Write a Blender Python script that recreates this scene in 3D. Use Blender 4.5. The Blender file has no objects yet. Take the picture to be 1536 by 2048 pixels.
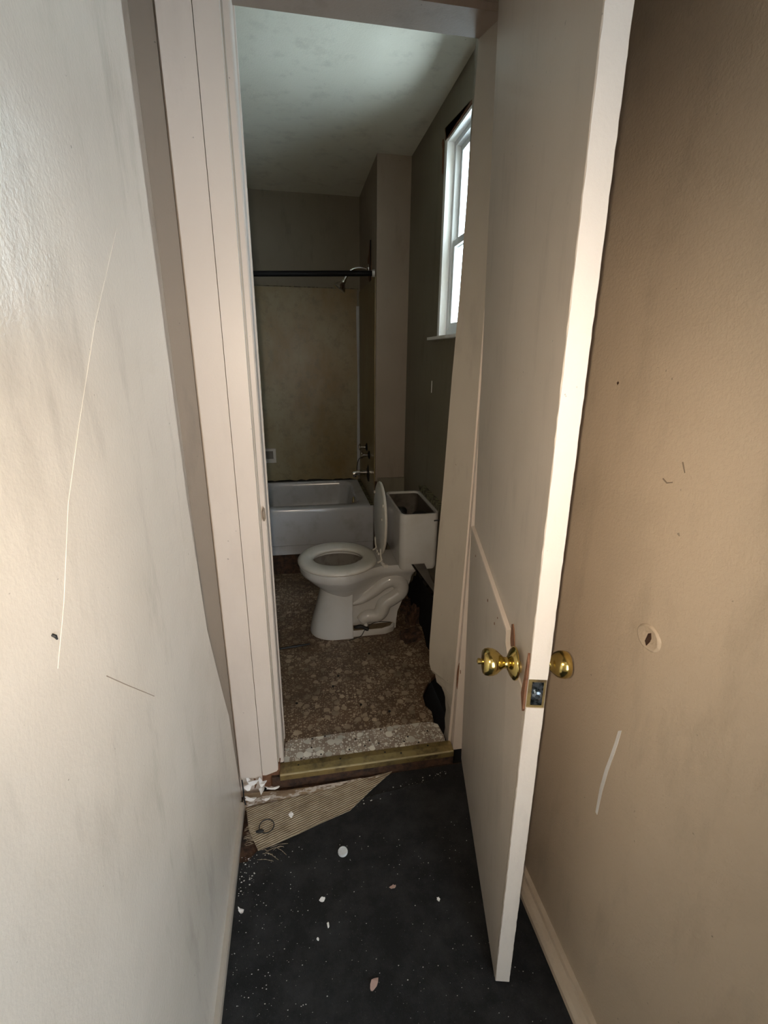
import bpy, bmesh, math, random
from mathutils import Vector, Matrix
from mathutils import noise as mnoise
random.seed(7)
SC = bpy.context.scene
COL = SC.collection

# ------------------------------------------------------------------ camera
cam_d = bpy.data.cameras.new('camera')
cam_d.sensor_fit = 'VERTICAL'
cam_d.sensor_height = 36.0
cam_d.sensor_width = 27.0
cam_d.lens = 36.0 * 936.0 / 2048.0
cam_d.clip_start = 0.01
cam_o = bpy.data.objects.new('camera', cam_d)
COL.objects.link(cam_o)
cam_o.matrix_world = Matrix((
    (0.9838755921840829, 0.04577623851461954, -0.17289694934229657, 0.0),
    (-0.17851037822810775, 0.31124099270253747, -0.9334147466835935, 0.0),
    (0.011084402071285363, 0.9492278864682556, 0.3143939496582757, 1.5),
    (0, 0, 0, 1)))
SC.camera = cam_o

# ------------------------------------------------------------------ light
W = bpy.data.worlds.new('sky'); SC.world = W
W.use_nodes = True
wn = W.node_tree.nodes; wl = W.node_tree.links
bgn = wn['Background']
bgn.inputs['Color'].default_value = (0.80, 0.90, 1.0, 1)
bgn.inputs['Strength'].default_value = 15.5

PI = math.pi
# the phone's own lamp beside the lens
fl = bpy.data.lights.new('phone_lamp', 'SPOT'); fl.energy = 41; fl.color = (1.0, 0.82, 0.62)
fl.shadow_soft_size = 0.006; fl.spot_size = math.radians(106); fl.spot_blend = 1.0
flo = bpy.data.objects.new('phone_lamp', fl); COL.objects.link(flo)
flo.matrix_world = cam_o.matrix_world.copy(); flo.location = (-0.020, -0.005, 1.508)

SC.view_settings.view_transform = 'Standard'
SC.view_settings.look = 'None'
SC.view_settings.gamma = 1.0
SC.view_settings.use_curve_mapping = False
SC.view_settings.exposure = -0.17

# ------------------------------------------------------------------ materials
def mat(name):
    m = bpy.data.materials.new(name); m.use_nodes = True
    return m, m.node_tree.nodes, m.node_tree.links, m.node_tree.nodes['Principled BSDF']
def geo(n, l, scale=(1, 1, 1), rot=(0, 0, 0)):
    g = n.new('ShaderNodeNewGeometry'); mp = n.new('ShaderNodeMapping')
    mp.inputs['Scale'].default_value = scale; mp.inputs['Rotation'].default_value = rot
    l.new(g.outputs['Position'], mp.inputs['Vector'])
    return mp.outputs['Vector']
def noi(n, l, vec, scale, detail=4, rough=0.55):
    t = n.new('ShaderNodeTexNoise'); t.inputs['Scale'].default_value = scale
    t.inputs['Detail'].default_value = detail; t.inputs['Roughness'].default_value = rough
    l.new(vec, t.inputs['Vector']); return t.outputs['Fac']
def ramp(n, l, fac, stops):
    r = n.new('ShaderNodeValToRGB'); e = r.color_ramp.elements
    while len(e) < len(stops): e.new(0.5)
    for i, (p, c) in enumerate(stops):
        e[i].position = p; e[i].color = (c[0], c[1], c[2], 1) if not isinstance(c, (int, float)) else (c, c, c, 1)
    l.new(fac, r.inputs['Fac']); return r.outputs['Color']
def mix(n, l, fac, a, b, mode='MIX'):
    m = n.new('ShaderNodeMix'); m.data_type = 'RGBA'; m.blend_type = mode
    for sock, v in ((m.inputs[0], fac), (m.inputs[6], a), (m.inputs[7], b)):
        if isinstance(v, (int, float)): sock.default_value = v
        elif isinstance(v, tuple): sock.default_value = (v[0], v[1], v[2], 1)
        else: l.new(v, sock)
    return m.outputs[2]
def bump(n, l, p, h, strength, dist=0.01):
    b = n.new('ShaderNodeBump'); b.inputs['Strength'].default_value = strength
    b.inputs['Distance'].default_value = dist
    l.new(h, b.inputs['Height']); l.new(b.outputs['Normal'], p.inputs['Normal'])

def paint(name, base, stain, amt=0.35, rough=0.4, peel=0.25, streak=1.0, sc=1.0, specks=True):
    """old wall paint: orange-peel relief, cloudy dirt, thin drips"""
    m, n, l, p = mat(name)
    v = geo(n, l)
    c1 = ramp(n, l, noi(n, l, v, 2.3 * sc, 6, 0.6), [(0.42, 0.0), (0.72, 1.0)])
    vs = geo(n, l, (5 * sc, 5 * sc, 1.3 * sc))
    c2 = ramp(n, l, noi(n, l, vs, 2.2, 7, 0.65), [(0.54, 0.0), (0.70, 1.0)])
    col = mix(n, l, 0, base, base)
    f1 = n.new('ShaderNodeMath'); f1.operation = 'MULTIPLY'; f1.inputs[1].default_value = amt; l.new(c1, f1.inputs[0])
    f2 = n.new('ShaderNodeMath'); f2.operation = 'MULTIPLY'; f2.inputs[1].default_value = amt * 0.8 * streak; l.new(c2, f2.inputs[0])
    dark = tuple(x * 0.62 for x in stain)
    col = mix(n, l, f1.outputs[0], base, stain)
    col = mix(n, l, f2.outputs[0], col, dark)
    if specks:
        sp = ramp(n, l, noi(n, l, v, 75, 2, 0.5), [(0.765, 0.0), (0.79, 1.0)])
        f3 = n.new('ShaderNodeMath'); f3.operation = 'MULTIPLY'; f3.inputs[1].default_value = 0.6; l.new(sp, f3.inputs[0])
        col = mix(n, l, f3.outputs[0], col, tuple(x * 0.35 for x in stain))
    l.new(col, p.inputs['Base Color'])
    p.inputs['Roughness'].default_value = rough
    h = noi(n, l, v, 170, 3, 0.6)
    h2 = noi(n, l, v, 30, 3, 0.6)
    ad = n.new('ShaderNodeMath'); ad.operation = 'MULTIPLY_ADD'; l.new(h2, ad.inputs[0]); ad.inputs[1].default_value = 0.25; l.new(h, ad.inputs[2])
    bump(n, l, p, ad.outputs[0], peel, 0.004)
    return m
def plain(name, col, rough=0.5, metal=0.0, var=0.15, sc=25, bmp=0.1, dark=None, cover=(0.5, 0.75)):
    m, n, l, p = mat(name)
    v = geo(n, l)
    f = ramp(n, l, noi(n, l, v, sc, 6, 0.62), [(cover[0], 0.0), (cover[1], 1.0)])
    d = dark if dark else tuple(x * (1 - var) for x in col)
    l.new(mix(n, l, f, col, d), p.inputs['Base Color'])
    p.inputs['Roughness'].default_value = rough; p.inputs['Metallic'].default_value = metal
    if bmp: bump(n, l, p, noi(n, l, v, sc * 4, 4), bmp, 0.003)
    return m

M = {}
M['wall_l'] = paint('aged_cream_paint_left', (0.69, 0.62, 0.53), (0.50, 0.44, 0.36), 0.5, 0.22, 0.14, 0.85)
M['wall_r'] = paint('aged_paint_right_warm_lit', (0.59, 0.475, 0.35), (0.44, 0.355, 0.255), 0.65, 0.50, 0.25, 0.45)  # same paint as the left wall, warm light put into the colour
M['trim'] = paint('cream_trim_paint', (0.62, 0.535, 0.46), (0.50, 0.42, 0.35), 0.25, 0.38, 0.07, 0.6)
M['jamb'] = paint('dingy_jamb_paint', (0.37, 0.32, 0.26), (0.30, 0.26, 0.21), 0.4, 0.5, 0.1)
M['head'] = paint('shaded_head_paint', (0.33, 0.26, 0.21), (0.28, 0.21, 0.17), 0.4, 0.6, 0.1)  # darker than the casing: the soffit's shade is in the colour
M['door'] = paint('dingy_door_paint', (0.47, 0.41, 0.345), (0.37, 0.32, 0.265), 0.4, 0.45, 0.08, 0.7, 1.6)
M['door_edge'] = paint('door_edge_lit_paint', (0.64, 0.575, 0.50), (0.52, 0.45, 0.375), 0.3, 0.45, 0.12)  # paler than the leaf: light on the closing edge is in the colour
M['bath'] = paint('olive_grey_bathroom_paint', (0.195, 0.17, 0.12), (0.145, 0.12, 0.08), 0.5, 0.5, 0.12)
M['strip'] = paint('tan_shadow_strip', (0.25, 0.20, 0.155), (0.2, 0.16, 0.12), 0.4, 0.6, 0.1)  # dark tan colour standing for the shadow beside the casing
M['chase'] = paint('tan_bathroom_paint', (0.29, 0.235, 0.18), (0.24, 0.19, 0.145), 0.4, 0.5, 0.1)
M['ceil'] = paint('bathroom_ceiling_paint', (0.80, 0.76, 0.64), (0.62, 0.56, 0.45), 0.35, 0.7, 0.2)
M['hallceil'] = paint('hall_ceiling_paint', (0.5, 0.45, 0.38), (0.4, 0.35, 0.3), 0.3, 0.7, 0.2)
M['winpaint'] = paint('white_window_paint', (0.86, 0.86, 0.84), (0.62, 0.58, 0.50), 0.35, 0.4, 0.05)
M['vinylframe'] = plain('grey_white_sash', (0.62, 0.63, 0.62), 0.35, 0, 0.15, 12, 0.02)
M['porc'] = plain('white_porcelain', (0.54, 0.52, 0.49), 0.14, 0, 0.12, 7, 0.0, (0.47, 0.44, 0.39), (0.5, 0.85))
M['porc_in'] = plain('stained_porcelain', (0.20, 0.18, 0.155), 0.12, 0, 0.2, 14, 0.0, (0.09, 0.075, 0.055))
M['seat'] = plain('ivory_seat_plastic', (0.58, 0.54, 0.48), 0.28, 0, 0.15, 16, 0.03, (0.50, 0.45, 0.38), (0.55, 0.8))
M['tub'] = plain('white_enamel', (0.50, 0.50, 0.52), 0.18, 0, 0.15, 10, 0.0, (0.40, 0.39, 0.38), (0.5, 0.8))
M['black'] = plain('black_rubber', (0.004, 0.004, 0.004), 0.6, 0, 0.2, 30, 0.05)
M['rod'] = plain('black_rod_enamel', (0.006, 0.006, 0.007), 0.55, 0, 0.2, 30, 0.0)
M['void'] = plain('near_black_cavity', (0.010, 0.008, 0.006), 0.95, 0, 0.5, 30, 0.4)  # near black, so the darkness of holes and cavities is in the colour
M['chrome'] = plain('tarnished_chrome', (0.72, 0.69, 0.65), 0.16, 1.0, 0.3, 40, 0.03, (0.30, 0.24, 0.17), (0.6, 0.8))
M['brass'] = plain('polished_brass', (0.62, 0.47, 0.16), 0.17, 1.0, 0.2, 30, 0.02, (0.40, 0.29, 0.09), (0.45, 0.8))
M['brightbrass'] = plain('bright_brass', (0.62, 0.52, 0.30), 0.35, 0.35, 0.3, 30, 0.05)  # brighter and less metallic than the bar behind it
M['tankdark'] = plain('dark_tank_inside', (0.085, 0.07, 0.055), 0.4, 0, 0.5, 12, 0.1, (0.03, 0.022, 0.016))  # much darker than the outer porcelain
M['rod'].node_tree.nodes['Principled BSDF'].inputs['Specular IOR Level'].default_value = 0.15
M['oldbrass'] = plain('tarnished_brass', (0.34, 0.25, 0.10), 0.38, 0.6, 0.4, 22, 0.15, (0.12, 0.085, 0.05), (0.45, 0.7))
M['steel'] = plain('worn_latch_steel', (0.30, 0.34, 0.38), 0.3, 1.0, 0.4, 90, 0.1, (0.05, 0.06, 0.06), (0.45, 0.6))
M['rotwood'] = plain('rotten_wood', (0.075, 0.035, 0.018), 0.85, 0, 0.6, 35, 0.8, (0.012, 0.007, 0.005), (0.4, 0.65))
M['barewood'] = plain('broken_red_wood', (0.17, 0.075, 0.035), 0.75, 0, 0.5, 60, 0.5, (0.09, 0.03, 0.015))
M['chip'] = plain('white_paint_chip', (0.84, 0.82, 0.80), 0.6, 0, 0.1, 40, 0.3)
M['scuff'] = plain('grey_brown_scuff', (0.26, 0.20, 0.145), 0.7, 0, 0.2, 60, 0.1)
M['chip_brown'] = plain('pink_brown_chip', (0.42, 0.28, 0.23), 0.7, 0, 0.4, 60, 0.3)
M['crumb'] = plain('pale_crumbs', (0.55, 0.52, 0.48), 0.7, 0, 0.6, 50, 0.1, (0.20, 0.17, 0.14))
M['cap'] = plain('translucent_plastic', (0.60, 0.62, 0.62), 0.35, 0, 0.15, 90, 0.05)
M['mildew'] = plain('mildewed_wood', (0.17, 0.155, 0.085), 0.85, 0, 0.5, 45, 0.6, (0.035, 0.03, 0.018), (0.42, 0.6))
M['rust'] = plain('rusty_brown_silt', (0.16, 0.115, 0.065), 0.8, 0, 0.5, 50, 0.4, (0.05, 0.03, 0.018))
M['panel'] = None
# shower surround: yellow-brown film on an olive-grey sheet
m, n, l, p = mat('stained_shower_panel'); v = geo(n, l)
f = ramp(n, l, noi(n, l, geo(n, l, (1.6, 1.6, 0.9)), 2.2, 5, 0.6), [(0.38, 0.0), (0.62, 1.0)])
c = mix(n, l, f, (0.27, 0.225, 0.125), (0.225, 0.15, 0.055))
f2 = ramp(n, l, noi(n, l, v, 14, 6, 0.7), [(0.5, 0.0), (0.8, 1.0)])
l.new(mix(n, l, f2, c, (0.16, 0.12, 0.06)), p.inputs['Base Color']); p.inputs['Roughness'].default_value = 0.38
bump(n, l, p, noi(n, l, v, 60), 0.06, 0.003); M['panel'] = m
# carpet
m, n, l, p = mat('black_grimy_carpet'); v = geo(n, l)
f = ramp(n, l, noi(n, l, v, 9, 8, 0.7), [(0.42, 0.0), (0.68, 1.0)])
c = mix(n, l, f, (0.004, 0.0038, 0.0037), (0.026, 0.0255, 0.0255))
sp = ramp(n, l, noi(n, l, v, 230, 2, 0.5), [(0.66, 0.0), (0.75, 1.0)])
c = mix(n, l, sp, c, (0.06, 0.056, 0.052))
l.new(c, p.inputs['Base Color']); p.inputs['Roughness'].default_value = 0.85
bump(n, l, p, noi(n, l, v, 260, 4, 0.8), 0.9, 0.008); M['carpet'] = m
# jute backing
m, n, l, p = mat('woven_jute_backing'); v = geo(n, l, (1, 1, 1), (0, 0, math.radians(-18)))
w = n.new('ShaderNodeTexWave'); w.wave_type = 'BANDS'; w.bands_direction = 'Y'
w.inputs['Scale'].default_value = 42; w.inputs['Distortion'].default_value = 1.2; w.inputs['Detail'].default_value = 2
l.new(v, w.inputs['Vector'])
c = mix(n, l, ramp(n, l, w.outputs['Fac'], [(0.2, 0.0), (0.8, 1.0)]), (0.23, 0.18, 0.12), (0.42, 0.345, 0.245))
f = ramp(n, l, noi(n, l, geo(n, l), 18, 6, 0.65), [(0.42, 0.0), (0.70, 1.0)])
c = mix(n, l, f, c, (0.20, 0.15, 0.095))
l.new(c, p.inputs['Base Color']); p.inputs['Roughness'].default_value = 0.9
bump(n, l, p, w.outputs['Fac'], 0.5, 0.004); M['jute'] = m
# raw plank with old paint
m, n, l, p = mat('raw_plank_with_paint'); v = geo(n, l, (3, 30, 30))
f = ramp(n, l, noi(n, l, v, 2.0, 6, 0.6), [(0.35, 0.0), (0.65, 1.0)])
c = mix(n, l, f, (0.34, 0.25, 0.16), (0.16, 0.10, 0.06))
f = ramp(n, l, noi(n, l, geo(n, l, (10, 22, 22)), 2.0, 5, 0.65), [(0.50, 0.0), (0.56, 1.0)])
c = mix(n, l, f, c, (0.58, 0.52, 0.46))
l.new(c, p.inputs['Base Color']); p.inputs['Roughness'].default_value = 0.8
bump(n, l, p, noi(n, l, v, 6), 0.5, 0.004); M['plank'] = m
# pebble-print vinyl
def pebble(name, ground, ground2, light, grime):
    m, n, l, p = mat(name)
    g = n.new('ShaderNodeNewGeometry')
    nz = n.new('ShaderNodeTexNoise'); nz.inputs['Scale'].default_value = 38; nz.inputs['Detail'].default_value = 2
    l.new(g.outputs['Position'], nz.inputs['Vector'])
    vm = n.new('ShaderNodeVectorMath'); vm.operation = 'SCALE'; vm.inputs[3].default_value = 0.010
    l.new(nz.outputs['Color'], vm.inputs[0])
    ad = n.new('ShaderNodeVectorMath'); ad.operation = 'ADD'
    l.new(g.outputs['Position'], ad.inputs[0]); l.new(vm.outputs[0], ad.inputs[1])
    sq = n.new('ShaderNodeMapping'); sq.inputs['Scale'].default_value = (1, 1, 0.0)
    l.new(ad.outputs[0], sq.inputs['Vector'])
    col = mix(n, l, ramp(n, l, noi(n, l, g.outputs['Position'], 14, 5, 0.6), [(0.35, 0.0), (0.65, 1.0)]), ground, ground2)
    for scale, lo, hi, keep in ((120, 0.24, 0.34, 0.45), (58, 0.22, 0.29, 0.55), (25, 0.25, 0.30, 0.60)):
        vo = n.new('ShaderNodeTexVoronoi'); vo.inputs['Scale'].default_value = scale
        vo.voronoi_dimensions = '2D'
        vo.inputs['Randomness'].default_value = 0.95
        l.new(sq.outputs[0], vo.inputs['Vector'])
        # a pebble of random size and tone in about half of the cells
        sep = n.new('ShaderNodeSeparateColor'); l.new(vo.outputs['Color'], sep.inputs[0])
        gt = n.new('ShaderNodeMath'); gt.operation = 'GREATER_THAN'; gt.inputs[1].default_value = keep
        l.new(sep.outputs[0], gt.inputs[0])
        size = n.new('ShaderNodeMath'); size.operation = 'MULTIPLY_ADD'; size.inputs[1].default_value = 0.16; size.inputs[2].default_value = lo
        l.new(sep.outputs[1], size.inputs[0])
        lt = n.new('ShaderNodeMath'); lt.operation = 'LESS_THAN'
        l.new(vo.outputs['Distance'], lt.inputs[0]); l.new(size.outputs[0], lt.inputs[1])
        mu = n.new('ShaderNodeMath'); mu.operation = 'MULTIPLY'; l.new(gt.outputs[0], mu.inputs[0]); l.new(lt.outputs[0], mu.inputs[1])
        tone = ramp(n, l, sep.outputs[2], [(0.0, tuple(x * 0.52 for x in light)), (1.0, light)])
        col = mix(n, l, mu.outputs[0], col, tone)
    gr = ramp(n, l, noi(n, l, g.outputs['Position'], 5.5, 7, 0.65), [(0.40, 0.0), (0.66, 1.0)])
    fm = n.new('ShaderNodeMath'); fm.operation = 'MULTIPLY'; fm.inputs[1].default_value = grime; l.new(gr, fm.inputs[0])
    col = mix(n, l, fm.outputs[0], col, tuple(x * 0.45 for x in ground))
    l.new(col, p.inputs['Base Color']); p.inputs['Roughness'].default_value = 0.42
    bump(n, l, p, noi(n, l, g.outputs['Position'], 120, 3), 0.12, 0.003)
    return m
M['vinyl'] = pebble('pebble_print_vinyl', (0.150, 0.088, 0.050), (0.085, 0.048, 0.027), (0.46, 0.36, 0.25), 0.8)
M['vinyl2'] = pebble('worn_pale_pebble_vinyl', (0.34, 0.27, 0.21), (0.24, 0.185, 0.14), (0.80, 0.76, 0.66), 0.3)
# glass
m, n, l, p = mat('window_glass'); out = n['Material Output']
tr = n.new('ShaderNodeBsdfTransparent'); gl = n.new('ShaderNodeBsdfGlossy'); gl.inputs['Roughness'].default_value = 0.02
tr.inputs['Color'].default_value = (0.92, 0.97, 0.97, 1)
lw = n.new('ShaderNodeLayerWeight'); lw.inputs['Blend'].default_value = 0.25
fr = n.new('ShaderNodeMath'); fr.operation = 'MULTIPLY'; fr.inputs[1].default_value = 0.3; l.new(lw.outputs['Facing'], fr.inputs[0])
mx = n.new('ShaderNodeMixShader')
l.new(fr.outputs[0], mx.inputs[0]); l.new(tr.outputs[0], mx.inputs[1]); l.new(gl.outputs[0], mx.inputs[2]); l.new(mx.outputs[0], out.inputs['Surface'])
M['glass'] = m
m, n, l, p = mat('still_grey_water'); p.inputs['Base Color'].default_value = (0.16, 0.15, 0.13, 1); p.inputs['Roughness'].default_value = 0.03
bump(n, l, p, noi(n, l, geo(n, l), 14, 2), 0.08, 0.004); M['water'] = m

# ------------------------------------------------------------------ helpers
def wpos(o):
    v = Vector((0, 0, 0))
    while o is not None: v += o.location; o = o.parent
    return v
def link(name, bm, material, parent=None, smooth=False, bevel=0.0, keep_origin=False):
    if bevel: bmesh.ops.bevel(bm, geom=[e for e in bm.edges if e.calc_face_angle(0) > 0.6], offset=bevel, segments=2, affect='EDGES', clamp_overlap=True)
    bmesh.ops.recalc_face_normals(bm, faces=bm.faces)
    xs = [v.co for v in bm.verts]
    lo = Vector((min(c.x for c in xs), min(c.y for c in xs), min(c.z for c in xs)))
    hi = Vector((max(c.x for c in xs), max(c.y for c in xs), max(c.z for c in xs)))
    org = Vector(((lo.x + hi.x) / 2, (lo.y + hi.y) / 2, lo.z))
    for v in bm.verts: v.co -= org
    me = bpy.data.meshes.new(name); bm.to_mesh(me); bm.free()
    if smooth:
        for f in me.polygons: f.use_smooth = True
        if smooth != 'all':
            me.set_sharp_from_angle(angle=math.radians(smooth if isinstance(smooth, (int, float)) and smooth > 1 else 40))
    me.materials.append(material)
    o = bpy.data.objects.new(name, me); COL.objects.link(o)
    if parent is not None:
        o.parent = parent; o.location = org - wpos(parent)
    else: o.location = org
    return o
def tag(o, label=None, cat=None, group=None, kind=None):
    if label: o['label'] = label
    if cat: o['category'] = cat
    if group: o['group'] = group
    if kind: o['kind'] = kind
    return o
def root(name, loc, label, cat, group=None, kind=None):
    o = bpy.data.objects.new(name, None); COL.objects.link(o); o.location = loc; o.empty_display_size = 0.05
    return tag(o, label, cat, group, kind)
def struct(name, bm, material, label, cat, parent=None, **k):
    o = link(name, bm, material, parent, **k)
    if parent is None: tag(o, label, cat, None, 'structure')
    return o
def B(*boxes, bm=None):
    bm = bm or bmesh.new()
    for (x0, x1, y0, y1, z0, z1) in boxes:
        vs = [bm.verts.new((x, y, z)) for x in (x0, x1) for y in (y0, y1) for z in (z0, z1)]
        for f in ((0, 1, 3, 2), (4, 6, 7, 5), (0, 4, 5, 1), (2, 3, 7, 6), (0, 2, 6, 4), (1, 5, 7, 3)):
            bm.faces.new([vs[i] for i in f])
    return bm
def prism(pts, axis, a, b, bm=None):
    """outline pts (2D) extruded along axis from a to b"""
    bm = bm or bmesh.new()
    def P(u, v, w):
        return {'x': (w, u, v), 'y': (u, w, v), 'z': (u, v, w)}[axis]
    A = [bm.verts.new(P(u, v, a)) for u, v in pts]; Bv = [bm.verts.new(P(u, v, b)) for u, v in pts]
    bm.faces.new(A); bm.faces.new(list(reversed(Bv)))
    k = len(pts)
    for i in range(k): bm.faces.new((A[i], A[(i + 1) % k], Bv[(i + 1) % k], Bv[i]))
    return bm
def loft(rings, bm=None, cap0=True, cap1=True, closed=True):
    bm = bm or bmesh.new()
    R = [[bm.verts.new(p) for p in r] for r in rings]
    k = len(R[0])
    for a, b in zip(R, R[1:]):
        for i in range(k if closed else k - 1):
            bm.faces.new((a[i], a[(i + 1) % k], b[(i + 1) % k], b[i]))
    if cap0: bm.faces.new(list(reversed(R[0])))
    if cap1: bm.faces.new(R[-1])
    return bm
def smoothpath(pts, sub=6):
    out = []
    P = [Vector(p) for p in pts]
    for i in range(len(P) - 1):
        p0 = P[max(i - 1, 0)]; p1 = P[i]; p2 = P[i + 1]; p3 = P[min(i + 2, len(P) - 1)]
        for j in range(sub):
            t = j / sub
            out.append(0.5 * ((2 * p1) + (-p0 + p2) * t + (2 * p0 - 5 * p1 + 4 * p2 - p3) * t * t + (-p0 + 3 * p1 - 3 * p2 + p3) * t ** 3))
    out.append(P[-1]); return out
def tube(pts, r, seg=10, bm=None, caps=True):
    pts = [Vector(p) for p in pts]
    rr = r if isinstance(r, (list, tuple)) else [r] * len(pts)
    rings = []; up = None
    for i, p in enumerate(pts):
        t = (pts[min(i + 1, len(pts) - 1)] - pts[max(i - 1, 0)]).normalized()
        if up is None:
            up = Vector((0, 0, 1)) if abs(t.z) < 0.9 else Vector((1, 0, 0))
        s = t.cross(up).normalized(); up = s.cross(t).normalized()
        rings.append([p + (s * math.cos(a) + up * math.sin(a)) * rr[i] for a in [2 * PI * k / seg for k in range(seg)]])
    return loft(rings, bm, caps, caps)
def lathe(origin, axis, prof, seg=28, bm=None):
    """prof: (distance along axis, radius)"""
    ax = Vector(axis).normalized(); o = Vector(origin)
    s = ax.cross(Vector((0, 0, 1)) if abs(ax.z) < 0.9 else Vector((1, 0, 0))).normalized(); u = s.cross(ax)
    rings = [[o + ax * d + (s * math.cos(a) + u * math.sin(a)) * max(r, 1e-4) for a in [2 * PI * k / seg for k in range(seg)]] for d, r in prof]
    return loft(rings, bm)
def sphere(c, r, bm=None, sc=(1, 1, 1), u=14, v=9):
    bm = bm or bmesh.new()
    return loft([[(c[0] + sc[0] * r * math.sin(ph) * math.cos(a), c[1] + sc[1] * r * math.sin(ph) * math.sin(a), c[2] + sc[2] * r * math.cos(ph)) for a in [2 * PI * k / u for k in range(u)]]
                 for ph in [0.02 + (PI - 0.04) * j / v for j in range(v + 1)]], bm)
def jag(a, b, k, amp, seed=0):
    """ragged 2D line from a to b"""
    r = random.Random(seed); out = []
    dx, dy = b[0] - a[0], b[1] - a[1]; L = math.hypot(dx, dy)
    for i in range(1, k):
        t = i / k + r.uniform(-.3, .3) / k; o = r.uniform(-amp, amp)
        out.append((a[0] + dx * t - dy / L * o, a[1] + dy * t + dx / L * o))
    return out

# ================================================================== SETTING
ZB = 0.06       # bathroom floor height over the hall carpet
ZC = 2.572      # bathroom ceiling
# ---- hall floor (carpet); its far left corner is cut back to show the plank
fl_pts = [(-2.0, -1.4), (2.4, -1.4), (2.4, -0.3), (0.62, -0.3), (0.62, 1.345), (0.292, 1.345)]
fl_pts += jag((0.292, 1.345), (-0.190, 1.128), 12, 0.004, 3) + [(-0.190, 1.128), (-0.215, 1.10), (-0.256, 1.10), (-0.256, -0.3), (-2.0, -0.3)]
struct('floor', prism(fl_pts, 'z', -0.012, 0.0), M['carpet'], 'black grimy carpet covering the hall floor in front of the bathroom step', 'floor')
struct('floor_board', B((-0.256, 0.62, 1.0, 1.36, -0.03, -0.0125)), M['rotwood'], 'dark wooden subfloor showing where the carpet is peeled back', 'subfloor')
# folded carpet corner showing its woven jute backing
bm = bmesh.new()
P0 = [(-0.236, 1.285), (0.296, 1.352), (0.118, 1.213), (0.012, 1.183), (-0.134, 1.139), (-0.186, 1.128)]
tri = [(-0.237, 1.283, 0.006), (-0.10, 1.292, 0.010), (0.02, 1.300, 0.012), (0.15, 1.325, 0.012), (0.292, 1.348, 0.006),
       (0.205, 1.283, 0.009), (0.118, 1.214, 0.008), (0.012, 1.183, 0.008), (-0.06, 1.160, 0.007), (-0.134, 1.139, 0.006), (-0.186, 1.128, 0.004), (-0.222, 1.205, 0.005)]
loft([[(x, y, z - 0.0035) for x, y, z in tri], [(x, y, z) for x, y, z in tri]], bm)
tag(link('carpet_flap', bm, M['jute']), 'tan triangular flap of peeled carpet showing ribbed woven backing', 'carpet')
# ---- raw plank at the foot of the step
pp = [(-0.250, 1.290)] + jag((-0.250, 1.290), (0.20, 1.315), 12, 0.003, 5) + [(0.20, 1.315), (0.245, 1.335)] + jag((0.245, 1.335), (-0.10, 1.329), 8, 0.004, 6) + [(-0.10, 1.329), (-0.250, 1.342)]
tag(link('floor_plank', prism(pp, 'z', -0.0125, 0.010), M['plank'], bevel=0.0015), 'splintered raw wooden strip with flaking white paint below the brass threshold', 'plank')
# ---- bathroom floor sheet with the hole by the right jamb
fb = [(-1.05, 1.50), (0.500, 1.512), (0.503, 1.528), (0.508, 1.57), (0.489, 1.613), (0.494, 1.67), (0.515, 1.71), (0.555, 1.771), (0.600, 1.81), (0.617, 1.90)]
fb += jag((0.617, 1.90), (0.628, 2.35), 6, 0.012, 9) + [(0.628, 2.35), (0.650, 2.90), (0.655, 3.035)] + jag((0.655, 3.035), (-0.60, 3.035), 14, 0.006, 2) + [(-1.05, 3.035)]
struct('floor_bathroom', prism(fb, 'z', 0.040, ZB), M['vinyl'], 'brown pebble-print vinyl floor of the bathroom with dark grime', 'floor')
# pale offcut of the same vinyl nailed over the doorway
pv = [(-0.108, 1.398), (0.515, 1.392)] + [(0.519, 1.43), (0.512, 1.49), (0.492, 1.507), (0.44, 1.512)] + jag((0.44, 1.512), (-0.08, 1.508), 10, 0.004, 12) + [(-0.08, 1.508), (-0.105, 1.495)]
vo = root('vinyl_strip', (0.2, 1.45, ZB), 'pale pebble-print vinyl strip nailed across the doorway sill', 'vinyl strip')
link('sheet', prism(pv, 'z', ZB - 0.004, ZB + 0.004), M['vinyl2'], vo)
nails = [(-0.045, 1.409), (0.03, 1.416), (0.138, 1.420), (0.20, 1.428), (0.255, 1.432), (0.222, 1.452), (0.168, 1.468), (0.355, 1.424), (0.375, 1.446), (0.41, 1.410), (-0.005, 1.455), (0.275, 1.50), (0.05, 1.503), (0.0, 1.498), (0.46, 1.462)]
n0 = None
for x, y in nails:
    if n0 is None:
        n0 = link('nail', lathe((x, y, ZB + 0.003), (0, 0, 1), [(0, .0036), (.0022, .0034), (.003, .0015)], 8), M['black'], vo); nb = (x, y, n0.location.copy())
    else:
        c = n0.copy(); COL.objects.link(c); c.parent = vo; c.location = nb[2] + Vector((x - nb[0], y - nb[1], 0))
NLAB = ['largest black nail head in the middle of the bathroom floor', 'black nail head just in front of the largest one', 'black nail head in front of the toilet foot',
        'black nail head nearest the left door jamb', 'black nail head between the doorway strip and the middle of the bathroom floor', 'black nail head close to the torn floor hole']
for i, (x, y) in enumerate([(0.135, 1.87), (0.105, 1.80), (0.305, 2.02), (-0.06, 1.715), (0.215, 1.66), (0.33, 1.60)]):
    if i == 0:
        k0 = link('nail_head', lathe((x, y, ZB), (0, 0, 1), [(0, .006), (.003, .0055), (.004, .002)], 8), M['black'])
        kl = k0.location.copy()
    else:
        k0 = k0.copy(); COL.objects.link(k0); k0.location = kl + Vector((x - .135, y - 1.87, 0))
    tag(k0, NLAB[i], 'nail', 'nail heads in the bathroom floor')
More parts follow.
